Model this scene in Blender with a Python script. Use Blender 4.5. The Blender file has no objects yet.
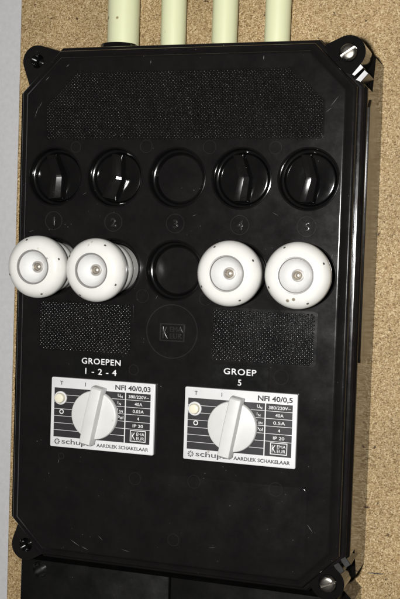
import bpy, bmesh, math, random
from mathutils import Vector, Matrix
random.seed(7)
C = bpy.context.scene.collection
# ------------------------------------------------------------------ frame of reference
# u = right, v = up, w = out of the wall towards the viewer, all in mm; lid front face is w = 0
Z0 = 1.5                                    # height of the box above an imagined floor, metres
def P(u, v, w): return Vector((u/1000, -w/1000, Z0 + v/1000))

# ------------------------------------------------------------------ camera
RT = Vector((0.95091636, 0.03239478, -0.30774771))     # camera axes in (u, v, w)
UP = Vector((-0.04416312, 0.99853229, -0.03135103))
BK = Vector((0.30628042, 0.0434033, 0.95095134))
def d3(a): return Vector((a[0], -a[2], a[1]))
cpos = P(245.15, -20.64, 698.9)
cd = bpy.data.cameras.new('camera'); cam = bpy.data.objects.new('camera', cd); C.objects.link(cam)
m = Matrix.Identity(4)
for i, a in enumerate((d3(RT), d3(UP), d3(BK))):
    for r in range(3): m[r][i] = a[r]
m.translation = cpos
cam.matrix_world = m
cd.sensor_fit = 'HORIZONTAL'; cd.sensor_width = 36; cd.lens = 36*1051.9/400
cd.clip_start = 0.02; cd.clip_end = 20
S = bpy.context.scene; S.camera = cam
# ------------------------------------------------------------------ light: the camera's flash and a dim room
wd = bpy.data.worlds.new('World'); S.world = wd; wd.use_nodes = True
wb = wd.node_tree.nodes['Background']; wb.inputs[0].default_value = (1.0, 0.92, 0.9, 1); wb.inputs[1].default_value = 0.035
ld = bpy.data.lights.new('camera_flash', 'POINT'); ld.shadow_soft_size = 0.02
ld.energy = 35.0; ld.color = (1.0, 0.985, 0.97)
lamp = bpy.data.objects.new('camera_flash', ld); C.objects.link(lamp)
lm = m.copy(); lm.translation = cpos + d3(RT)*(-0.060) + d3(UP)*0.012
lamp.matrix_world = lm
S.view_settings.view_transform = 'Standard'; S.view_settings.look = 'None'
S.view_settings.exposure = 0; S.view_settings.gamma = 1; S.view_settings.use_curve_mapping = False

# ------------------------------------------------------------------ materials
def new_mat(name):
    mt = bpy.data.materials.new(name); mt.use_nodes = True
    nt = mt.node_tree; b = nt.nodes['Principled BSDF']
    return mt, nt, b
def N(nt, t, **kw):
    n = nt.nodes.new(t)
    for k, v in kw.items():
        if k in n.inputs: n.inputs[k].default_value = v
        else: setattr(n, k, v)
    return n
def ramp(nt, src, stops):
    r = nt.nodes.new('ShaderNodeValToRGB'); e = r.color_ramp.elements
    while len(e) < len(stops): e.new(0.5)
    for k, (p, c) in enumerate(stops):
        e[k].position = p; e[k].color = c if len(c) == 4 else (*c, 1)
    nt.links.new(src, r.inputs[0]); return r
def coords(nt, sc=(1, 1, 1), rot=(0, 0, 0), geo=True):
    mp = nt.nodes.new('ShaderNodeMapping'); mp.inputs['Scale'].default_value = sc; mp.inputs['Rotation'].default_value = rot
    g = nt.nodes.new('ShaderNodeNewGeometry')
    nt.links.new(g.outputs['Position'], mp.inputs[0]); return mp.outputs[0]
def mix(nt, fac, a, b, mode='MIX'):
    n = nt.nodes.new('ShaderNodeMix'); n.data_type = 'RGBA'; n.blend_type = mode
    for sock, val in ((n.inputs[0], fac), (n.inputs[6], a), (n.inputs[7], b)):
        if hasattr(val, 'links'): nt.links.new(val, sock)
        elif isinstance(val, (int, float)): sock.default_value = val
        else: sock.default_value = (*val, 1)
    return n.outputs[2]
def bump(nt, b, h, strength, dist):
    bp = nt.nodes.new('ShaderNodeBump'); bp.inputs['Strength'].default_value = strength; bp.inputs['Distance'].default_value = dist
    nt.links.new(h, bp.inputs['Height']); nt.links.new(bp.outputs[0], b.inputs['Normal']); return bp

def bakelite(name, rough=0.2, col=(0.011, 0.0095, 0.0095), dust=1.0, wave=0.25, haze=0.5):
    mt, nt, b = new_mat(name); L = nt.links
    co = coords(nt)
    # dust specks: small voronoi cells, only a few of which carry a speck
    vo = N(nt, 'ShaderNodeTexVoronoi', Scale=330.0); L.new(co, vo.inputs['Vector'])
    sp = ramp(nt, vo.outputs['Distance'], [(0.0, (1, 1, 1)), (0.06, (1, 1, 1)), (0.13, (0, 0, 0))])
    sel = N(nt, 'ShaderNodeTexNoise', Scale=90.0, Detail=2.0); L.new(co, sel.inputs['Vector'])
    sr = ramp(nt, sel.outputs[0], [(0.60, (0, 0, 0)), (0.72, (1, 1, 1))])
    spk = N(nt, 'ShaderNodeMath', operation='MULTIPLY'); L.new(sp.outputs[0], spk.inputs[0]); L.new(sr.outputs[0], spk.inputs[1])
    sk = N(nt, 'ShaderNodeMath', operation='MULTIPLY'); L.new(spk.outputs[0], sk.inputs[0]); sk.inputs[1].default_value = 0.5*dust
    # dusty film
    fn = N(nt, 'ShaderNodeTexNoise', Scale=45.0, Detail=8.0, Roughness=0.72); L.new(co, fn.inputs['Vector'])
    fr = ramp(nt, fn.outputs[0], [(0.35, (0, 0, 0)), (0.75, (1, 1, 1))])
    film = mix(nt, fr.outputs[0], col, (col[0]*1.6, col[1]*1.6, col[2]*1.55))
    c = mix(nt, sk.outputs[0], film, (0.22, 0.21, 0.2))
    L.new(c, b.inputs['Base Color'])
    # fine wiping scratches
    st = N(nt, 'ShaderNodeTexNoise', Scale=60.0, Detail=5.0); L.new(coords(nt, (1, 1, 5), (0, 0.9, 0)), st.inputs['Vector'])
    rr = N(nt, 'ShaderNodeMapRange'); rr.inputs[1].default_value = 0.3; rr.inputs[2].default_value = 0.75
    rr.inputs[3].default_value = rough*0.7; rr.inputs[4].default_value = rough*(1+haze)
    L.new(fn.outputs[0], rr.inputs[0]); L.new(rr.outputs[0], b.inputs['Roughness'])
    b.inputs['IOR'].default_value = 1.55
    if 'side' in name: b.inputs['Specular IOR Level'].default_value = 0.46
    if 'grip' in name: b.inputs['Specular IOR Level'].default_value = 0.4
    if 'dull' in name: b.inputs['Specular IOR Level'].default_value = 0.14
    hn = N(nt, 'ShaderNodeTexNoise', Scale=130.0, Detail=4.0); L.new(co, hn.inputs['Vector'])
    ad = N(nt, 'ShaderNodeMath', operation='ADD'); L.new(hn.outputs[0], ad.inputs[0]); L.new(fn.outputs[0], ad.inputs[1])
    bump(nt, b, ad.outputs[0], wave, 0.00012)
    return mt
M = {}
M['lid'] = bakelite('black_bakelite', 0.175, (0.0050, 0.0046, 0.0046), 1.3, 0.20, 0.26)
M['relief'] = bakelite('paler_relief_bakelite', 0.2, (0.013, 0.012, 0.0118), 3.0, 0.2, 0.3)  # raised rings and lettering: base colour paler than the lid, more specks
M['gloss'] = bakelite('glossy_black_bakelite', 0.10, (0.0035, 0.0033, 0.0033), 0.5, 0.08)
M['grip'] = bakelite('worn_glossy_grip', 0.15, (0.004, 0.0037, 0.0037), 0.5, 0.1)
M['satin'] = bakelite('satin_black_web', 0.27, (0.004, 0.0037, 0.0037), 0.3, 0.1, 0.2)
M['side'] = bakelite('polished_black_side', 0.09, (0.003, 0.0028, 0.0025), 0.25, 0.03, 0.3)
M['sidep'] = bakelite('satin_black_side', 0.22, (0.004, 0.0035, 0.003), 0.25, 0.03, 0.3)
M['lower'] = bakelite('matt_black_cover', 0.32, (0.0035, 0.0034, 0.0033), 0.5, 0.2, 0.2)
M['tape'] = bakelite('black_embossing_tape', 0.18, (0.004, 0.004, 0.004), 0.2)

def plain(name, col, rough, metal=0.0, var=0.12, scale=60.0, bmp=0.1, sheen=None, coat=0.0, dirt=None):
    mt, nt, b = new_mat(name); L = nt.links; co = coords(nt)
    n = N(nt, 'ShaderNodeTexNoise', Scale=scale, Detail=5.0, Roughness=0.6); L.new(co, n.inputs['Vector'])
    f = ramp(nt, n.outputs[0], [(0.3, (0, 0, 0)), (0.72, (1, 1, 1))])
    c = mix(nt, f.outputs[0], tuple(x*(1-var) for x in col), col)
    if dirt:
        v = N(nt, 'ShaderNodeTexVoronoi', Scale=dirt[1]); L.new(co, v.inputs['Vector'])
        s = N(nt, 'ShaderNodeTexNoise', Scale=dirt[1]*0.35); L.new(co, s.inputs['Vector'])
        a = ramp(nt, v.outputs['Distance'], [(0.0, (1, 1, 1)), (0.13, (1, 1, 1)), (0.2, (0, 0, 0))])
        q = ramp(nt, s.outputs[0], [(0.6, (0, 0, 0)), (0.66, (1, 1, 1))])
        mm = N(nt, 'ShaderNodeMath', operation='MULTIPLY'); L.new(a.outputs[0], mm.inputs[0]); L.new(q.outputs[0], mm.inputs[1])
        c = mix(nt, mm.outputs[0], c, dirt[0])
    L.new(c, b.inputs['Base Color'])
    b.inputs['Roughness'].default_value = rough; b.inputs['Metallic'].default_value = metal
    b.inputs['Coat Weight'].default_value = coat
    if bmp: bump(nt, b, n.outputs[0], bmp, 0.0003)
    return mt
M['porcelain'] = plain('white_porcelain', (0.64, 0.64, 0.60), 0.15, var=0.12, scale=45.0, bmp=0.04, dirt=((0.2, 0.17, 0.13), 150.0))
M['porcelain_in'] = plain('white_porcelain_bowl', (0.60, 0.60, 0.585), 0.3, var=0.1, bmp=0.02)
M['dark'] = plain('dark_notch_shade', (0.06, 0.05, 0.045), 0.6)  # dark discs on the cap rims: shade of small holes put into colour
M['greyring'] = plain('grey_metal_ring', (0.27, 0.265, 0.255), 0.4, metal=0.4)
M['eyelet'] = plain('dull_nickel', (0.50, 0.48, 0.45), 0.35, metal=0.7)
M['steel'] = plain('bright_steel', (0.72, 0.68, 0.60), 0.24, metal=1.0, var=0.25, scale=220.0)
M['brass'] = plain('dull_brass', (0.62, 0.56, 0.47), 0.28, metal=0.8, var=0.3, scale=300.0)
M['plate'] = plain('off_white_plate', (0.60, 0.60, 0.595), 0.38, var=0.09, bmp=0.03, dirt=((0.3, 0.28, 0.24), 170.0))
M['knob'] = plain('pale_grey_plastic', (0.55, 0.55, 0.53), 0.42, var=0.09, bmp=0.05, dirt=((0.34, 0.32, 0.28), 190.0))
M['cream'] = plain('cream_button', (0.66, 0.63, 0.50), 0.35, var=0.05)
M['print'] = plain('black_print', (0.022, 0.021, 0.022), 0.4, var=0.2)
M['ink'] = plain('dark_ink', (0.03, 0.03, 0.032), 0.5)
M['greyink'] = plain('grey_ink', (0.085, 0.085, 0.09), 0.5)
M['white'] = plain('white_print', (0.66, 0.66, 0.655), 0.45, var=0.05)
M['pvc'] = plain('pale_green_pvc', (0.67, 0.69, 0.44), 0.36, var=0.05, scale=25.0, bmp=0.03, dirt=((0.25, 0.2, 0.1), 120.0))
M['scratch'] = plain('scuffed_bakelite', (0.11, 0.11, 0.105), 0.6)
M['wall'] = plain('pale_grey_wall_paint', (0.49, 0.49, 0.495), 0.7, var=0.10, scale=260.0, bmp=0.5, dirt=((0.2, 0.19, 0.18), 40.0))

def chipboard():
    mt, nt, b = new_mat('chipboard'); L = nt.links
    co = coords(nt)
    dn = N(nt, 'ShaderNodeTexNoise', Scale=900.0, Detail=4.0); L.new(co, dn.inputs['Vector'])
    wv = N(nt, 'ShaderNodeVectorMath', operation='MULTIPLY_ADD'); L.new(dn.outputs['Color'], wv.inputs[0])
    wv.inputs[1].default_value = (0.0016, 0.0016, 0.0016); L.new(co, wv.inputs[2])
    v1 = N(nt, 'ShaderNodeTexVoronoi', Scale=1.0); 
    mp = N(nt, 'ShaderNodeMapping'); mp.inputs['Scale'].default_value = (1000, 400, 1650); mp.inputs['Rotation'].default_value = (0, 0.4, 0)
    L.new(wv.outputs[0], mp.inputs[0]); L.new(mp.outputs[0], v1.inputs['Vector'])
    sep = N(nt, 'ShaderNodeSeparateColor'); L.new(v1.outputs['Color'], sep.inputs[0])
    base = ramp(nt, sep.outputs[0], [(0.0, (0.175, 0.105, 0.040)), (0.22, (0.33, 0.222, 0.100)), (0.6, (0.42, 0.300, 0.150)), (1.0, (0.58, 0.45, 0.265))])
    # second family of chips, other direction
    v2 = N(nt, 'ShaderNodeTexVoronoi', Scale=1.0)
    mp2 = N(nt, 'ShaderNodeMapping'); mp2.inputs['Scale'].default_value = (1500, 400, 950); mp2.inputs['Rotation'].default_value = (0, -0.5, 0)
    L.new(wv.outputs[0], mp2.inputs[0]); L.new(mp2.outputs[0], v2.inputs['Vector'])
    sep2 = N(nt, 'ShaderNodeSeparateColor'); L.new(v2.outputs['Color'], sep2.inputs[0])
    dk = ramp(nt, sep2.outputs[1], [(0.0, (0, 0, 0)), (0.78, (0, 0, 0)), (0.86, (0.8, 0.8, 0.8)), (1.0, (1, 1, 1))])
    dd = ramp(nt, v2.outputs['Distance'], [(0.25, (1, 1, 1)), (0.5, (0, 0, 0))])
    mu = N(nt, 'ShaderNodeMath', operation='MULTIPLY'); L.new(dk.outputs[0], mu.inputs[0]); L.new(dd.outputs[0], mu.inputs[1])
    c = mix(nt, mu.outputs[0], base.outputs[0], (0.095, 0.052, 0.020))
    lt = ramp(nt, sep2.outputs[2], [(0.0, (0, 0, 0)), (0.84, (0, 0, 0)), (0.93, (0.55, 0.55, 0.55)), (1.0, (0.8, 0.8, 0.8))])
    c = mix(nt, lt.outputs[0], c, (0.72, 0.59, 0.38))
    # rare dark bark specks
    v3 = N(nt, 'ShaderNodeTexVoronoi', Scale=260.0); 
    dn3 = N(nt, 'ShaderNodeTexNoise', Scale=260.0, Detail=3.0); L.new(co, dn3.inputs['Vector'])
    wv3 = N(nt, 'ShaderNodeVectorMath', operation='MULTIPLY_ADD'); L.new(dn3.outputs['Color'], wv3.inputs[0])
    wv3.inputs[1].default_value = (0.0065, 0.0065, 0.0045); L.new(co, wv3.inputs[2]); L.new(wv3.outputs[0], v3.inputs['Vector'])
    s3 = N(nt, 'ShaderNodeSeparateColor'); L.new(v3.outputs['Color'], s3.inputs[0])
    k3 = ramp(nt, s3.outputs[0], [(0.0, (0, 0, 0)), (0.945, (0, 0, 0)), (0.955, (1, 1, 1))])
    e3 = ramp(nt, v3.outputs['Distance'], [(0.14, (1, 1, 1)), (0.32, (0, 0, 0))])
    m3 = N(nt, 'ShaderNodeMath', operation='MULTIPLY'); L.new(k3.outputs[0], m3.inputs[0]); L.new(e3.outputs[0], m3.inputs[1])
    c = mix(nt, m3.outputs[0], c, (0.060, 0.030, 0.012))
    big = N(nt, 'ShaderNodeTexNoise', Scale=18.0, Detail=4.0); L.new(co, big.inputs['Vector'])
    bg = ramp(nt, big.outputs[0], [(0.3, (0.76, 0.75, 0.71)), (0.7, (0.95, 0.935, 0.89))])
    c = mix(nt, 1.0, c, bg.outputs[0], 'MULTIPLY')
    L.new(c, b.inputs['Base Color']); b.inputs['Roughness'].default_value = 0.62
    b.inputs['Specular IOR Level'].default_value = 0.3
    fn = N(nt, 'ShaderNodeTexNoise', Scale=700.0, Detail=4.0); L.new(co, fn.inputs['Vector'])
    ad = N(nt, 'ShaderNodeMath', operation='ADD'); L.new(fn.outputs[0], ad.inputs[0]); L.new(sep.outputs[1], ad.inputs[1])
    bump(nt, b, ad.outputs[0], 0.8, 0.0005)
    return mt
M['chip'] = chipboard()

# ------------------------------------------------------------------ mesh helpers (mm in, metres out)
def finish(name, bm, mat, parent=None, smooth=35):
    bmesh.ops.remove_doubles(bm, verts=bm.verts, dist=1e-6)
    bmesh.ops.recalc_face_normals(bm, faces=bm.faces)
    me = bpy.data.meshes.new(name); bm.to_mesh(me); bm.free()
    if smooth:
        for p in me.polygons: p.use_smooth = True
        me.set_sharp_from_angle(angle=math.radians(smooth))
    me.materials.append(M[mat])
    o = bpy.data.objects.new(name, me); C.objects.link(o)
    if parent is not None: adopt(o, parent)
    return o
WORLD = {}
def adopt(o, parent):
    o.parent = parent
    # meshes are written in world position; undo the parent's own place
    pw = WORLD.get(parent.name, Vector((0, 0, 0)))
    o.matrix_parent_inverse = Matrix.Translation(-pw)
def thing(name, label, cat, u, v, w, group=None):
    o = bpy.data.objects.new(name, None); C.objects.link(o); o.empty_display_size = 0.02
    o.location = P(u, v, w); WORLD[o.name] = P(u, v, w)
    o['label'] = label; o['category'] = cat
    if group: o['group'] = group
    return o
def tag(o, label, cat, group=None):
    o['label'] = label; o['category'] = cat
    if group: o['group'] = group
def loop(bm, pts, w): return [bm.verts.new(P(a, b, w)) for a, b in pts]
def skin(bm, a, b):
    n = len(a)
    for i in range(n): bm.faces.new((a[i], a[(i+1) % n], b[(i+1) % n], b[i]))
def circ(cu, cv, r, n=64, a0=0.0): return [(cu+r*math.cos(a0+2*math.pi*i/n), cv+r*math.sin(a0+2*math.pi*i/n)) for i in range(n)]
def rrect(u0, u1, v0, v1, r, n=5):
    out = []
    for cu, cv, a in ((u1-r, v1-r, 0), (u0+r, v1-r, 90), (u0+r, v0+r, 180), (u1-r, v0+r, 270)):
        for k in range(n+1):
            t = math.radians(a+90*k/n); out.append((cu+r*math.cos(t), cv+r*math.sin(t)))
    return out
def lathe(bm, cu, cv, prof, n=64, cap_end=False, cap_start=False):
    ls = [loop(bm, circ(cu, cv, r, n), w) for r, w in prof]
    for a, b in zip(ls, ls[1:]): skin(bm, a, b)
    if cap_end: bm.faces.new(ls[-1])
    if cap_start: bm.faces.new(ls[0])
    return ls
def slab(bm, pts, prof, cap=True, bottom=False):
    """pts: outline function of an inward offset; prof: list of (inset, w) from the back to the front"""
    ls = [loop(bm, pts(d), w) for d, w in prof]
    for a, b in zip(ls, ls[1:]): skin(bm, a, b)
    if cap: bm.faces.new(ls[-1])
    if bottom: bm.faces.new(ls[0])
    return ls
def octa(d, hw, vt, vb, ct, cb):
    """octagon grown by d; ct, cb: corner cut at the top, at the bottom"""
    k = d*(2-math.sqrt(2))
    hw += d; vt += d; vb -= d; ct += k; cb += k
    return [(hw, vb+cb), (hw, vt-ct), (hw-ct, vt), (-hw+ct, vt), (-hw, vt-ct), (-hw, vb+cb), (-hw+cb, vb), (hw-cb, vb)]
def fill(bm, loops):
    es = []
    for l in loops:
        for i in range(len(l)):
            e = bm.edges.get((l[i], l[(i+1) % len(l)])) or bm.edges.new((l[i], l[(i+1) % len(l)])); es.append(e)
    bmesh.ops.triangle_fill(bm, use_beauty=True, use_dissolve=False, edges=es)
def hull2(pts):
    pts = sorted(set(pts))
    def half(ps):
        h = []
        for p in ps:
            while len(h) > 1 and (h[-1][0]-h[-2][0])*(p[1]-h[-2][1])-(h[-1][1]-h[-2][1])*(p[0]-h[-2][0]) <= 0: h.pop()
            h.append(p)
        return h
    a = half(pts); b = half(pts[::-1]); return a[:-1]+b[:-1]
def box(bm, u0, u1, v0, v1, w0, w1, bev=0.0):
    slab(bm, lambda d: [(u1-d, v0+d), (u1-d, v1-d), (u0+d, v1-d), (u0+d, v0+d)],
         [(0, w0), (0, w1-bev), (bev*0.3, w1-bev*0.3), (bev, w1)] if bev else [(0, w0), (0, w1)], True, True)
def rot2(pts, cu, cv, deg):
    c, s = math.cos(math.radians(deg)), math.sin(math.radians(deg))
    return [(cu+(a-cu)*c-(b-cv)*s, cv+(a-cu)*s+(b-cv)*c) for a, b in pts]

def text_into(bm, s, u0, v0, w, width=None, height=3.0, bold=0.0, depth=0.05, align='L', spacing=1.0, rnd=0.0):
    """lettering as real faces: lower left corner of the caps at (u0, v0)"""
    cu = bpy.data.curves.new('t', 'FONT'); cu.body = s; cu.size = 1.0; cu.offset = bold; cu.space_character = spacing
    cu.resolution_u = 3
    if rnd: cu.extrude = 0.01; cu.bevel_depth = rnd; cu.bevel_resolution = 2
    o = bpy.data.objects.new('t', cu); C.objects.link(o)
    dg = bpy.context.evaluated_depsgraph_get()
    me = bpy.data.meshes.new_from_object(o.evaluated_get(dg))
    xs = [v.co.x for v in me.vertices]; ys = [v.co.y for v in me.vertices]
    x0, x1 = min(xs), max(xs); caph = 0.729 + bold
    sy = height/caph; sx = width/(x1-x0) if width else sy
    if align == 'C': u0 -= (x1-x0)*sx/2
    if align == 'R': u0 -= (x1-x0)*sx
    tmp = bmesh.new(); tmp.from_mesh(me)
    if rnd:
        zm = 0.01+rnd
        for v in tmp.verts: v.co = P(u0+(v.co.x-x0)*sx, v0+v.co.y*sy, w+depth*v.co.z/zm)
        ts = None
    else:
        r = bmesh.ops.extrude_face_region(tmp, geom=tmp.faces[:])
        ts = set(g for g in r['geom'] if isinstance(g, bmesh.types.BMVert))
    for v in (tmp.verts if ts is not None else []):
        v.co = P(u0+(v.co.x-x0)*sx, v0+v.co.y*sy, w+(depth if v in ts else 0.0))
    t2 = bpy.data.meshes.new('tt'); tmp.to_mesh(t2); tmp.free()
    bm.from_mesh(t2)
    bpy.data.meshes.remove(t2); bpy.data.objects.remove(o); bpy.data.curves.remove(cu); bpy.data.meshes.remove(me)
def ring_into(bm, cu, cv, r, t, w, h, n=40):
    lathe(bm, cu, cv, [(r-t, w), (r-t*0.6, w+h), (r+t*0.6, w+h), (r+t, w)], n)

# ------------------------------------------------------------------ the setting: painted wall
BW = -77.0
bm = bmesh.new()
a = loop(bm, [(500, -520), (500, 420), (-700, 420), (-700, -520)], BW-18.5); bm.faces.new(a)
o = finish('wall', bm, 'wall', None, 0); o['kind'] = 'structure'
o['label'] = 'pale grey painted wall left of the chipboard'
# ------------------------------------------------------------------ chipboard panel
bm = bmesh.new()
slab(bm, lambda d: [(430-d, -480+d), (430-d, 380-d), (-165.6+d, 380-d), (-165.6+d, -480+d)], [(0, BW-18), (0, BW-0.8), (0.8, BW)], True, True)
o = finish('chipboard_panel', bm, 'chip', None, 0); tag(o, 'tan speckled chipboard panel fixed to the pale grey wall', 'board')

bd = o
bm = bmesh.new()
def stroke(bm, a, b, t, w):
    k = []; n = 7
    for i in range(n+1):
        f = i/n; k.append((a[0]+(b[0]-a[0])*f, a[1]+(b[1]-a[1])*f+random.uniform(-.25, .25), t*(0.35+0.65*math.sin(math.pi*min(max(f, .1), .9)))))
    out = [(x, y-h/2) for x, y, h in k]+[(x, y+h/2) for x, y, h in reversed(k)]
    x = loop(bm, out, w); y = loop(bm, out, w+0.05); skin(bm, x, y); bm.faces.new(y)
stroke(bm, (133.3, -253.2), (144.4, -253.0), 0.9, BW+0.01)
finish('pencil_mark', bm, 'ink', bd, 0)

# ------------------------------------------------------------------ the fuse box
SP = 47.0
COL = [(i-2)*SP for i in range(5)]
ROW1, ROW2 = 32.0, -33.0
fb = thing('fuse_box', 'large black bakelite fuse box with chamfered lid screwed to the chipboard', 'fuse box', 0, -60, BW)

# base: chamfered tub reaching the board
bm = bmesh.new()
base = lambda d: octa(d, 129.8, 128.0, -254.0, 8.5, 8.5)
big = lambda d: octa(d, 129.7, 127.6, -252.6, 33.0, 28.0)
ls = [loop(bm, f(d), w) for f, d, w in ((base, 0.5, BW+0.1), (base, 0, -42.0), (big, 0, -33.0), (big, 0, -14.6), (big, -0.4, -13.6), (big, -1.4, -13.0))]
for a, b in zip(ls, ls[1:]): skin(bm, a, b)
bm.faces.new(ls[0]); bm.faces.new(ls[-1])
bo = finish('enclosure_base', bm, 'side', fb, 0)
# long knock-out panel standing a little proud on the right and left sides
for sgn in (1, -1):
    bm = bmesh.new()
    ls = []
    for off, uu in ((0, 129.7), (0, 130.5), (0.5, 130.9)):
        pts = [(-92+off, -20-off), (-88+off*0, -17.5-off), (82, -17.5-off), (88-off, -24-off), (84-off, -70+off), (-90+off, -70+off)]
        ls.append([bm.verts.new(P(sgn*uu, vv, ww)) for vv, ww in pts])
    for a, b in zip(ls, ls[1:]): skin(bm, a, b)
    bm.faces.new(ls[-1])
    finish('side_panel', bm, 'sidep', bo)

# lid: front plate with the ten round openings, bevel, two rounded ridges
bm = bmesh.new()
lidf = lambda d: octa(d, 117.5, 117.4, -241.6, 25.8, 21.0)
prof = [(9.8, -13.1), (9.9, -12.6), (9.6, -11.8), (8.9, -11.3), (8.0, -11.1), (6.6, -11.1), (6.3, -10.6), (6.5, -6.4), (6.3, -5.2), (5.8, -4.4), (5.1, -3.95), (4.5, -3.82), (4.0, -3.72),
        (1.0, -1.55), (0.6, -1.1), (0.1, -0.5), (-0.6, -0.1), (-1.4, 0.0)]
ls = [loop(bm, lidf(d), w) for d, w in prof]
for a, b in zip(ls, ls[1:]): skin(bm, a, b)
holes = [loop(bm, circ(cu, cv, 21.6), 0.0) for cu in COL for cv in (ROW1, ROW2)]
fill(bm, [ls[-1]]+holes)
lid = finish('lid', bm, 'lid', fb, 28)

# stepped socket rings in the ten openings
for i, cu in enumerate(COL):
    for cv in (ROW1, ROW2):
        bm = bmesh.new()
        lathe(bm, cu, cv, [(21.6, -0.02), (21.35, 0.35), (20.9, 0.45), (20.5, 0.2), (20.25, -0.6), (20.1, -5.0), (19.8, -5.7), (19.2, -6.0), (18.5, -6.2), (18.1, -6.7), (17.9, -9.5), (17.4, -10.2)], 72)
        finish('socket_ring', bm, 'gloss', lid)
for cv in (ROW1, ROW2):                    # column 3 is blanked off
    bm = bmesh.new()
    lathe(bm, 0, cv, [(17.5, -10.1), (16.8, -8.2), (16.2, -7.7), (10, -7.6), (3, -7.65), (0.6, -7.6)], 72, True)
    finish('blanking_disc', bm, 'lid', lid)

# studded panels
def inside(poly, x, y):
    c = False; n = len(poly)
    for i in range(n):
        (x1, y1), (x2, y2) = poly[i], poly[(i+1) % n]
        if (y1 > y) != (y2 > y) and x < (x2-x1)*(y-y1)/(y2-y1)+x1: c = not c
    return c
def shrink(poly, d):
    cx = sum(p[0] for p in poly)/len(poly); cy = sum(p[1] for p in poly)/len(poly)
    hx = max(abs(p[0]-cx) for p in poly); hy = max(abs(p[1]-cy) for p in poly)
    return [(cx+(p[0]-cx)*(1-d/hx), cy+(p[1]-cy)*(1-d/hy)) for p in poly]
DIR = [(math.cos(2*math.pi*q/6), math.sin(2*math.pi*q/6)) for q in range(6)]
def studded(poly, pitch, h, mat='stud', fr=0.49):
    bm = bmesh.new()
    a = loop(bm, poly, 0.02); b = loop(bm, poly, 0.12); c = loop(bm, shrink(poly, 0.25), 0.12); d = loop(bm, shrink(poly, 0.26), 0.06)
    skin(bm, a, b); skin(bm, b, c); skin(bm, c, d); bm.faces.new(d)
    u0 = min(p[0] for p in poly); u1 = max(p[0] for p in poly); v0 = min(p[1] for p in poly); v1 = max(p[1] for p in poly)
    ins = shrink(poly, 1.3); r = pitch*fr; row = 0; v = v0
    while v < v1:
        u = u0 + (pitch/2 if row % 2 else 0)
        while u < u1:
            if inside(ins, u, v):
                j = random.uniform(-.3, .3); k = random.uniform(-.3, .3); hh = h*random.uniform(.6, 1.1); q = 0.22
                ls = []
                for q, hq in ((1.0, 0.0), (0.80, 0.50), (0.52, 0.84), (0.2, 1.0)):
                    ls.append([bm.verts.new(P(u+j*hq+r*q*x, v+k*hq+r*q*y*0.8, 0.05+hh*hq)) for x, y in DIR])
                for a, b in zip(ls, ls[1:]): skin(bm, a, b)
                bm.faces.new(ls[-1])
            u += pitch
        v += pitch/2; row += 1
    me = bpy.data.meshes.new('studded_panel'); bm.normal_update(); bm.to_mesh(me); bm.free()
    for p in me.polygons: p.use_smooth = True
    me.set_sharp_from_angle(angle=math.radians(50)); me.materials.append(M[mat])
    o = bpy.data.objects.new('studded_panel', me); C.objects.link(o); adopt(o, lid); return o
M['studtop'] = bakelite('dull_studded_bakelite', 0.20, (0.0055, 0.0048, 0.0048), 1.6, 0.15, 0.2)
M['stud'] = bakelite('studded_bakelite', 0.20, (0.004, 0.0038, 0.0038), 1.0)
top = [(103.6, 61), (103.6, 84.5), (80.5, 107.3), (-80.5, 107.3), (-103.6, 84.5), (-103.6, 61), (-101.6, 59), (101.6, 59)]
studded(top, 2.4, 0.6, 'studtop', 0.42)
studded(rrect(-103.8, -29.6, -94.8, -57.2, 3.0), 2.7, 0.75, 'stud', 0.40)
studded(rrect(29.6, 103.8, -94.8, -57.2, 3.0), 2.7, 0.75, 'stud', 0.40)
# small emblem in the wide studded panel
bm = bmesh.new()
for a, b in ((-9, -1.2), (0.8, 8.6)):
    box(bm, a, b, 80.9, 81.6, 0.1, 0.95, 0.2); box(bm, a, b, 76.4, 77.0, 0.1, 0.95, 0.2)
box(bm, -9.6, -9.0, 76.4, 81.6, 0.1, 0.95, 0.2); box(bm, 8.6, 9.2, 76.4, 81.6, 0.1, 0.95, 0.2)
finish('emblem', bm, 'lid', lid)

# number badges 1 to 5
for i, cu in enumerate(COL):
    bm = bmesh.new()
    ring_into(bm, cu, 0, 6.6, 0.36, 0.0, 0.35)
    text_into(bm, str(i+1), cu, -2.9, 0.03, None, 5.8, 0.0, 0.45, 'C', 1.0, 0.05)
    finish('number_badge', bm, 'relief', lid, 30)
# approval badge: ring with boxed lettering
def keur(bm, u, v, w, s, d, bold=0.02, rnd=0.0):
    """boxed K with EMA over EUR; (u, v) lower left, s width"""
    h = s*0.68; t = s*0.045
    for a, b, c, e in ((0, s, 0, t), (0, s, h-t, h), (0, t, t, h-t), (s-t, s, t, h-t)): box(bm, u+a, u+b, v+c, v+e, w, w+d)
    text_into(bm, 'K', u+s*0.10, v+h*0.16, w, s*0.24, h*0.68, bold, d, 'L', 1.0, rnd)
    text_into(bm, 'EMA', u+s*0.40, v+h*0.54, w, s*0.51, h*0.30, bold, d, 'L', 1.0, rnd)
    text_into(bm, 'EUR', u+s*0.40, v+h*0.16, w, s*0.51, h*0.30, bold, d, 'L', 1.0, rnd)
bm = bmesh.new()
ring_into(bm, 0, -76, 18.9, 0.45, 0.0, 0.35, 64)
keur(bm, -9, -83, 0.03, 18.5, 0.55, 0.0, 0.035)
finish('approval_badge', bm, 'relief', lid, 30)
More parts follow.
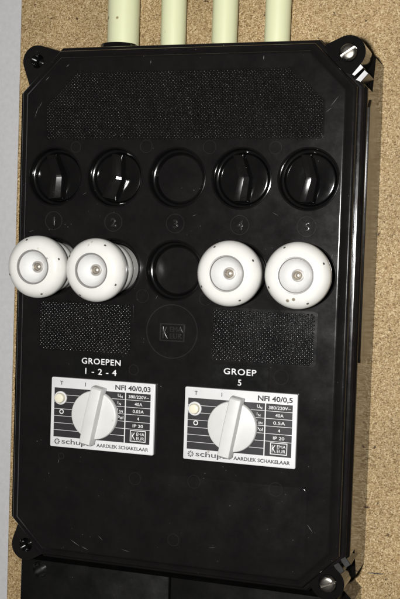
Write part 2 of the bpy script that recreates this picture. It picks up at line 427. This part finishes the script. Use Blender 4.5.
# ejector marks: faint rings
for cu, cv, r in ((70.5, 53.0, 4.2), (23.5, 53.5, 4.6), (-23, -52, 4.6), (-23.5, 54, 4.4), (-24.5, -183, 4.4), (20, -181, 4.6), (79, -180.5, 4.7),
                  (80, -103, 5.0), (-28, -105, 3.6), (24, -52, 4.4), (6, -224, 4.2), (-78, 53.5, 3.8), (-83, -172, 2.2)):
    bm = bmesh.new(); ring_into(bm, cu, cv, r, 0.22, 0.0, 0.16, 32); finish('mould_mark', bm, 'relief', lid, 30)
# shallow raised field at the foot of the lid and short rib to its right
bm = bmesh.new()
slab(bm, lambda d: rrect(-102.5+d, 101+d*-1, -231+d, -178-d, 4.0), [(0, 0.01), (0.08, 0.07), (0.25, 0.10)])
finish('raised_field', bm, 'lid', lid)

# corner lugs
def lug(su, sv, screw):
    cu, cv = (116.0*su, 118.0) if sv > 0 else (115.5*su, -244.5)
    if su < 0: ext = [(-121.5, 99.0), (-97, 124.5)] if sv > 0 else [(-122, -228), (-100, -249)]
    else: ext = [(118.5, 103.0), (100, 123.5)] if sv > 0 else [(118.5, -231.5), (102, -246)]
    ext += [(104*su, 108)] if sv > 0 else [(104*su, -235)]
    def out(d): return hull2([(round(a, 4), round(b, 4)) for a, b in circ(cu, cv, 11.6-d, 56)]+[(a-(d*0.7*su), b-d*0.7*(1 if sv > 0 else -1)) for a, b in ext])
    bm = bmesh.new()
    ls = []
    for d, w in ((0, -43), (0, -11.6), (0.25, -11.0), (0.8, -10.7)):
        ls.append(out(d))
    n = min(len(l) for l in ls)
    if any(len(l) != n for l in ls):
        ls = [out(0)]*4
    vs = [loop(bm, l, w) for l, w in zip(ls, (-43, -11.6, -11.0, -10.7))]
    for a, b in zip(vs, vs[1:]): skin(bm, a, b)
    h = loop(bm, circ(cu, cv, 6.6 if screw else 5.4, 40), -10.7)
    fill(bm, [vs[-1], h])
    r = 6.6 if screw else 5.4
    h2 = loop(bm, circ(cu, cv, r-0.3, 40), -11.1); h3 = loop(bm, circ(cu, cv, r-0.5, 40), -14.0 if screw else -24)
    skin(bm, h, h2); skin(bm, h2, h3); bm.faces.new(h3)
    o = finish('lug', bm, 'gloss' if screw else 'lid', fb, 30)
    if screw:
        bm = bmesh.new()
        # cheese head with a slot: two half discs
        ang = screw
        rr = 5.9
        for sg in (0, 180):
            pts = [(rr*math.cos(math.radians(t)), rr*math.sin(math.radians(t))) for t in range(8, 173, 8)]
            def sh(d, pts=pts, sg=sg):
                q = []
                for a, b in pts:
                    k = (rr-d)/rr; q.append((cu+a*k, cv+max(b*k, 0.75)))
                return rot2(q, cu, cv, sg+ang)
            slab(bm, sh, [(0, -13.9), (0, -9.6), (0.5, -8.6), (1.6, -7.9), (3.0, -7.6)])
        lathe(bm, cu, cv, [(5.5, -13.8), (5.5, -10.4)], 40, True)
        finish('screw', bm, 'steel', fb, 40)
    else:
        bm = bmesh.new()
        lathe(bm, cu, cv, [(4.3, -23.9), (4.3, -21.5), (3.6, -20.6), (1.2, -20.4)], 32, True)
        finish('screw', bm, 'gloss', fb, 40)
lug(-1, 1, None); lug(1, 1, 35); lug(-1, -1, None); lug(1, -1, 25)
# two polished webs beside each right-hand lug
for (au, av), (bu, bv), hwid, tilt in (((118.2, 102.6), (125.3, 109.2), 1.85, (0.19, -0.21)), ((122.4, 98.2), (128.6, 105.0), 1.85, (0.19, -0.21)),
                                     ((119.7, -229.6), (125.2, -236.0), 2.1, (0.04, 0.12)), ((124.6, -225.0), (129.3, -231.0), 2.1, (0.04, 0.12))):
    L = math.hypot(bu-au, bv-av); ex, ey = (bu-au)/L, (bv-av)/L; nx, ny = -ey, ex
    bm = bmesh.new()
    def web(d, w0, tl):
        q = []
        for x, y in ((d, -hwid+d), (L-d, -hwid+d), (L-d, hwid-d), (d, hwid-d)):
            uu, vv = au+ex*x+nx*y, av+ey*x+ny*y
            q.append(bm.verts.new(P(uu, vv, w0-tl*((uu-au)*tilt[0]+(vv-av)*tilt[1]))))
        return q
    ls = [web(0, -41.0, 0), web(0, -11.9, 1), web(0.3, -11.6, 1)]
    for a, b in zip(ls, ls[1:]): skin(bm, a, b)
    bm.faces.new(ls[-1])
    finish('web', bm, 'satin', fb, 0)
# scuffs on the lid
bm = bmesh.new()
for u, v, l, a, t in ((-110, 79, 9, 70, .25), (-107, 84, 6, 62, .2), (-86, 112, 3, 40, .4), (-102, 103, 4, 45, .4), (110, 84, 9, 52, .22), (106, 78, 5, 40, .2),
                      (-70, -235, 9, -28, .3), (-62, -238, 6, -20, .3), (-50, -229, 5, -40, .2), (-30, -236, 7, -12, .2), (104, -205, 7, -52, .3), (60, 114, 3, 88, .6), (-22, 113, 2.5, 88, .4),
                      (-85, -176, 4, 75, .25), (35, -226, 6, 10, .15), (-12, -52, 5, 60, .15), (14, 6, 4, 20, .15), (72, 8, 5, -30, .15), (-70, 20, 4, 30, .15), (112, -20, 4, 80, .2), (-112, -8, 5, 15, .15)):
    w = 0.12 if (-231 < v < -178 and -102 < u < 101) else 0.03
    pts = rot2([(u-l/2, v), (u, v-t/2), (u+l/2, v), (u, v+t/2)], u, v, a)
    x = loop(bm, pts, w); y = loop(bm, pts, w+0.04); skin(bm, x, y); bm.faces.new(y)
o = finish('scuff_marks', bm, 'scratch', lid, 0); o['kind'] = 'stuff'

# ------------------------------------------------------------------ four black rotary switches in the upper row
ORD = {0: ('leftmost', 1), 1: ('second', 2), 3: ('third', 4), 4: ('rightmost', 5)}
def rotary(i, deg):
    cu, cv = COL[i], ROW1
    lab = {0: 'black rotary switch with bright lower grip, leftmost, above badge 1', 1: 'black rotary switch with grip tilted right, above badge 2',
           3: 'black rotary switch above badge 4, right of the blank socket', 4: 'rightmost black rotary switch, above badge 5'}[i]
    t = thing('rotary_switch', lab, 'switch', cu, cv, -9.5, 'black rotary switches of the upper row')
    bm = bmesh.new()
    lathe(bm, cu, cv, [(17.6, -9.9), (17.5, -8.0), (17.0, -7.0), (16.0, -6.7), (8, -7.4), (1, -7.6)], 64, True)
    finish('dial', bm, 'gloss', t)
    # grip: a cranked bar, faceted, the lower half broader than the upper
    bm = bmesh.new()
    secs = []
    for y, x0, hw, crest in ((17.0, -2.1, 3.0, -5.0), (16.2, -2.1, 3.1, 0.6), (0.8, 2.1, 3.5, 1.9), (-0.8, 2.1, 3.9, 1.9), (-15.6, -1.7, 4.6, 0.9), (-16.6, -1.7, 4.6, -5.0)):
        pts = []
        for x, w in ((-hw-0.9, -8.5), (-hw, crest+hw*0.19), (0.0, crest), (hw, crest-hw*0.37), (hw+1.2, -8.5)):
            (a, b), = rot2([(cu+x0+x, cv+y)], cu, cv, deg); pts.append(bm.verts.new(P(a, b, w)))
        secs.append(pts)
    for a, b in zip(secs, secs[1:]): skin(bm, a, b)
    bm.faces.new(secs[0]); bm.faces.new(secs[-1][::-1])
    bmesh.ops.remove_doubles(bm, verts=bm.verts, dist=1e-6); bmesh.ops.recalc_face_normals(bm, faces=bm.faces)
    bmesh.ops.bevel(bm, geom=[e for e in bm.edges if e.calc_face_angle(0) > 0.6], offset=0.00055, segments=3, profile=0.5, affect='EDGES', clamp_overlap=True)
    o = finish('grip', bm, 'grip', t, 0)
    b2 = bmesh.new(); b2.from_mesh(o.data)
    for f in b2.faces: f.smooth = True
    for e in b2.edges: e.smooth = not (0.12 < e.calc_face_angle(0) < 0.22 or e.calc_face_angle(0) > 0.75)
    b2.to_mesh(o.data); b2.free()
for i, deg in ((0, 7), (1, -11), (3, 4), (4, 1)): rotary(i, deg)

# ------------------------------------------------------------------ four porcelain screw fuses in the lower row
def fuse(i, du, dv, dw, spin):
    cu, cv = COL[i], ROW2
    lab = {0: 'white porcelain screw fuse, leftmost, overhanging the box edge under badge 1', 1: 'white porcelain screw fuse standing out with its neck showing, under badge 2',
           3: 'white porcelain screw fuse under badge 4, right of the empty socket', 4: 'rightmost white porcelain screw fuse, under badge 5'}[i]
    t = thing('screw_fuse', lab, 'fuse', cu, cv, -9, 'white porcelain fuses of the lower row')
    objs = []
    bm = bmesh.new()
    lathe(bm, cu, cv, [(17.2, -10.0), (17.2, 2.0), (18.6, 2.6), (18.9, 4.0), (18.9, 8.5), (18.5, 9.3), (18.5, 13.0), (19.2, 14.0), (19.2, 19.0)], 64)
    objs.append(finish('neck', bm, 'porcelain', t))
    bm = bmesh.new()
    lathe(bm, cu, cv, [(18.0, 18.6), (20.4, 19.0), (21.7, 20.0), (22.15, 21.8), (22.15, 25.0), (21.8, 27.0), (20.6, 29.0), (19.2, 30.7), (17.2, 31.9), (15.0, 32.5), (12.4, 32.8), (12.1, 32.6)], 72)
    objs.append(finish('cap', bm, 'porcelain', t))
    bm = bmesh.new()
    lathe(bm, cu, cv, [(12.5, 32.3), (12.2, 32.9), (11.4, 32.8), (11.0, 31.2)], 64)
    objs.append(finish('ring', bm, 'greyring', t))
    bm = bmesh.new()
    lathe(bm, cu, cv, [(11.3, 31.6), (11.0, 31.0), (9.6, 28.6), (7.2, 25.6), (4.6, 24.2), (3.8, 24.0)], 64)
    objs.append(finish('bowl', bm, 'porcelain_in', t))
    bm = bmesh.new()
    lathe(bm, cu, cv, [(4.3, 23.8), (4.2, 25.2), (3.6, 25.7), (2.9, 25.2), (2.7, 24.0)], 40)
    objs.append(finish('eyelet', bm, 'eyelet', t))
    bm = bmesh.new()
    lathe(bm, cu, cv, [(2.8, 24.0), (2.4, 24.7), (1.2, 25.3), (0.3, 25.45)], 32, True)
    objs.append(finish('indicator', bm, 'brass', t))
    for k in range(4):
        a = math.radians(spin+90*k)
        nu, nv = cu+19.7*math.cos(a), cv+19.7*math.sin(a)
        bm = bmesh.new()
        ax = Vector((math.cos(a)*0.55, math.sin(a)*0.55, 0.83)); tn = Vector((-math.sin(a), math.cos(a), 0)); bn = ax.cross(tn)
        pc = Vector((nu, nv, 30.12))
        ll = []
        for r, h in ((0.75, -0.6), (0.75, 0.10), (0.45, 0.18)):
            ll.append([bm.verts.new(P(*(pc+tn*r*1.2*math.cos(2*math.pi*q/12)+bn*r*math.sin(2*math.pi*q/12)+ax*h))) for q in range(12)])
        for x, y in zip(ll, ll[1:]): skin(bm, x, y)
        bm.faces.new(ll[-1])
        objs.append(finish('notch', bm, 'dark', t))
    # screwed in a little askew: tilt the whole fuse about its socket
    if du or dv or dw:
        t.rotation_euler = (math.radians(dv), 0, math.radians(du)); t.location.y -= dw/1000
fuse(0, 0.6, 1.0, 0, 18); fuse(1, -1.5, 2.2, 2.0, 62); fuse(3, 0.4, 0.4, -2.5, 28); fuse(4, 0.3, -0.3, -2.0, 25)

# ------------------------------------------------------------------ two earth-leakage switches with white plates
def leak(u0, rating, amp, deg, lab):
    u1, v1, v0 = u0+80.5, -113.8, -164.8
    t = thing('earth_leakage_switch', lab, 'switch', u0+40, v0, 0, 'earth leakage switches with white plates')
    bm = bmesh.new()
    slab(bm, lambda d: rrect(u0+d, u1-d, v0+d, v1-d, 0.9, 3), [(0, 0.6), (0, 2.5), (0.15, 2.85), (0.5, 3.0)], True, True)
    pl = finish('face_plate', bm, 'plate', t)
    # printed black field with seven rows
    fv1, fv0 = v1-7.4, v0+7.3
    rh = (fv1-fv0)/7; lw = 0.32; split = u0+58.4
    W = 3.03
    for r in range(7):
        a, b = fv1-(r+1)*rh+lw/2, fv1-r*rh-lw/2
        bm = bmesh.new(); box(bm, u0+2.6, split-0.4, a, b, W-0.02, W+0.03); 
        if r < 5: box(bm, split+0.4, u1-3.0, a, b, W-0.02, W+0.03)
        elif r == 5: box(bm, split+0.4, u1-3.0, fv0+lw/2, b, W-0.02, W+0.03)
        finish('printed_row', bm, 'print', t, 0)
    # white lettering in the rows
    rows = [('380/220V~', 15.5), ('40A', 6.0), (amp+'A', 8.5), ('4', None), ('IP 20', 8.0)]
    syms = [('U', 'N'), ('I', 'N'), ('I', '\u0394N'), ('Pol', ''), ('', '')]
    def word(mat, *a):
        b2 = bmesh.new(); text_into(b2, *a); return finish('lettering', b2, mat, t, 0)
    for r, (s, wd_) in enumerate(rows):
        vb = fv1-(r+1)*rh+1.35
        word('white', s, split+10.0, vb, W+0.035, wd_, 2.35, 0.016, 0.03, 'C')
        a, b = syms[r]
        if a and b:
            word('white', a, split-6.0, vb+0.3, W+0.035, None, 2.4, 0.016, 0.03)
            word('white', b, split-(3.9 if a == 'U' else 5.0), vb-0.5, W+0.035, None if len(b) == 1 else 3.2, 1.8, 0.016, 0.03)
        elif a: word('white', a, split-5.9, vb, W+0.035, 4.6, 2.6, 0.016, 0.03)
    bm = bmesh.new(); keur(bm, split+4.2, fv0+1.5, W+0.035, 12.0, 0.03, 0.006); finish('approval_mark', bm, 'white', t, 0)
    bm = bmesh.new()
    lathe(bm, u0+8.6, fv1-3.5*rh+0.6, [(1.1, W+0.035), (1.1, W+0.06), (1.75, W+0.06), (1.75, W+0.035)], 28)
    finish('off_mark', bm, 'white', t, 0)
    word('ink', 'T', u0+8.2, v1-5.2, W, None, 2.9, 0.02, 0.04, 'C')
    word('ink', 'I', u0+27.0, v1-5.2, W, None, 2.9, 0.02, 0.04, 'C')
    word('ink', 'NFI 40/'+rating, u1-3.2, v1-5.9, W, 27.0 if len(rating) > 3 else 24.5, 3.7, 0.026, 0.04, 'R')
    word('ink', 'AARDLEK SCHAKELAAR', u1-3.6, v0+2.6, W, 40.0, 2.6, 0.022, 0.04, 'R')
    # maker's mark: eight-petal flower and lettering
    bm = bmesh.new()
    for k in range(8):
        a = math.radians(45*k); fx, fy = u0+5.6, v0+4.0
        pts = [(fx+math.cos(a+q)*rr, fy+math.sin(a+q)*rr) for q, rr in ((0, 0.7), (-0.3, 1.6), (-0.22, 2.3), (0.22, 2.3), (0.3, 1.6))]
        x = loop(bm, pts, W); y = loop(bm, pts, W+0.04); skin(bm, x, y); bm.faces.new(y)
    text_into(bm, 'schupa', u0+9.3, v0+2.7, W, 23.0, 3.9, 0.012, 0.04)
    finish('makers_mark', bm, 'greyink', t, 0)
    # test button in a collar
    bm = bmesh.new(); lathe(bm, u0+7.8, fv1-1.45*rh, [(4.9, W), (4.9, W+0.9), (4.5, W+1.2), (4.0, W+1.1), (3.8, W+0.3)], 40, True); bt = finish('button_collar', bm, 'plate', t)
    bm = bmesh.new(); lathe(bm, u0+7.8, fv1-1.45*rh, [(3.55, W+0.31), (3.55, W+3.0), (3.2, W+3.6), (2.2, W+3.9)], 40, True); finish('test_button', bm, 'cream', bt)
    # turning knob: disc and bar
    ku, kv = u0+36.1, v0+26.0
    bm = bmesh.new(); lathe(bm, ku, kv, [(16.8, W-0.01), (16.8, 3.8), (17.5, 4.2), (17.7, 5.6), (17.6, 7.2), (17.1, 8.1), (16.0, 8.5)], 72, True); kd = finish('knob', bm, 'knob', t)
    bm = bmesh.new()
    secs = []
    for y, tp, hw in ((21.3, 12.2, 3.6), (21.0, 13.6, 3.95), (20.0, 14.6, 4.1), (10, 15.1, 4.25), (0, 15.3, 4.35), (-10, 15.1, 4.3), (-20.0, 14.6, 4.2), (-21.0, 13.6, 4.05), (-21.3, 12.2, 3.7)):
        pts = []
        lo = 6.2
        for x, w in ((-hw-0.5, lo), (-hw, tp-1.0), (-hw+0.35, tp-0.3), (-hw+1.1, tp), (hw-1.1, tp), (hw-0.35, tp-0.3), (hw, tp-1.0), (hw+0.5, lo)):
            (a, b), = rot2([(ku+x, kv+y)], ku, kv, deg); pts.append(bm.verts.new(P(a, b, w)))
        secs.append(pts)
    for a, b in zip(secs, secs[1:]): skin(bm, a, b)
    bm.faces.new(secs[0]); bm.faces.new(secs[-1][::-1])
    finish('grip_bar', bm, 'knob', kd, 40)
leak(-90.8, '0,03', '0.03', -11.5, 'earth leakage switch with white plate marked NFI 40/0,03, left one')
leak(12.2, '0,5', '0.5', -10.5, 'earth leakage switch with white plate marked NFI 40/0,5, right one')

# ------------------------------------------------------------------ embossed label tapes
def tape(u0, u1, v0, v1, l1, l2, w1, w2, lab, deg):
    t = thing('label_tape', lab, 'label', (u0+u1)/2, v0, 0, 'embossed label tapes above the switches')
    bm = bmesh.new()
    cu, cv = (u0+u1)/2, (v0+v1)/2
    slab(bm, lambda d: rot2([(u1-d, v0+d), (u1-d, v1-d), (u0+d, v1-d), (u0+d, v0+d)], cu, cv, deg), [(0, 0.26), (0, 0.6), (0.12, 0.7)], True, True)
    finish('tape', bm, 'tape', t, 0)
    bm = bmesh.new()
    text_into(bm, l1, cu, cv+1.35, 0.72, w1, 4.5, 0.016, 0.18, 'C', 1.1)
    text_into(bm, l2, cu, cv-6.0, 0.72, w2, 4.5, 0.016, 0.18, 'C', 1.1)
    finish('lettering', bm, 'white', t, 0)
tape(-74.2, -32.0, -112.3, -96.0, 'GROEPEN', '1 - 2 - 4', 30.5, 24.5, 'black label tape reading GROEPEN 1-2-4 in white letters', 0)
tape(30.5, 71.5, -112.9, -96.6, 'GROEP', '5', 23.5, None, 'black label tape reading GROEP 5 in white letters', 0)

# ------------------------------------------------------------------ lower black terminal box, cut off by the frame
tb = thing('terminal_box', 'matt black terminal box directly under the fuse box, mostly out of frame', 'terminal box', 0, -330, BW)
bm = bmesh.new()
slab(bm, lambda d: octa(-d, 129.0, -255.6, -440, 9, 9), [(0, BW+0.1), (0, -41), (0.8, -40)], True, True)
finish('enclosure_base', bm, 'side', tb)
for a, b in ((-121.5, -1.6), (-0.6, 121.5)):
    bm = bmesh.new()
    if a < -100:
        pts = lambda d: [(b-d, -430), (b-d, -256.2), (a+d, -256.2), (a+d, -430)]
        ls = [loop(bm, pts(d), w) for d, w in ((0, -40.1), (0, -16.4), (0.5, -15.6), (1.3, -15.2))]
        for x, y in zip(ls, ls[1:]): skin(bm, x, y)
        h = loop(bm, circ(-105.5, -263.5, 6.2, 40), -15.2); h2 = loop(bm, circ(-105.5, -263.5, 5.9, 40), -15.6); h3 = loop(bm, circ(-105.5, -263.5, 5.3, 40), -27)
        fill(bm, [ls[-1], h]); skin(bm, h, h2); skin(bm, h2, h3); bm.faces.new(h3)
    else:
        slab(bm, lambda d: [(b-d, -430), (b-d, -256.2), (a+d, -256.2), (a+d, -430)], [(0, -40.1), (0, -16.4), (0.5, -15.6), (1.3, -15.2)])
    finish('cover_half', bm, 'lower', tb, 30)

# ------------------------------------------------------------------ conduits entering from above
PIPES = [(-70.0, 12.4, -64.4, 'thick pale green plastic conduit, leftmost and widest of the four', -0.3),
         (-29.8, 9.7, -67.0, 'thin pale green plastic conduit, second from the left', -0.2),
         (11.0, 9.7, -67.0, 'thin pale green plastic conduit, third from the left', 0.2),
         (51.8, 9.6, -67.0, 'pale green plastic conduit, rightmost of the four', 0.5)]
for u, r, w, lab, tilt in PIPES:
    bm = bmesh.new()
    n = 48; ls = []
    def cl(v, r, f=0.0):
        return [bm.verts.new(P(u+tilt*(v-128)/100*2+r*math.cos(2*math.pi*k/n), v, w+r*math.sin(2*math.pi*k/n))) for k in range(n)]
    a = cl(112, r-1.5); b = cl(112, r); c = cl(360, r); d = cl(360, r-1.5)
    skin(bm, a, b); skin(bm, b, c); skin(bm, c, d); skin(bm, d, a)
    o = finish('conduit', bm, 'pvc', None, 40); tag(o, lab, 'pipe', 'pale green conduits running up from the fuse box')
# black grommet round the wide conduit
bm = bmesh.new()
ls = []
for rr, v in ((12.6, 127.9), (14.6, 127.9), (14.9, 137.8), (14.4, 138.6), (12.6, 138.6)):
    ls.append([bm.verts.new(P(-72.5+rr*math.cos(2*math.pi*k/48), v, -63.0+rr*math.sin(2*math.pi*k/48)*0.9)) for k in range(48)])
for a, b in zip(ls, ls[1:]): skin(bm, a, b)
finish('conduit_collar', bm, 'gloss', fb)
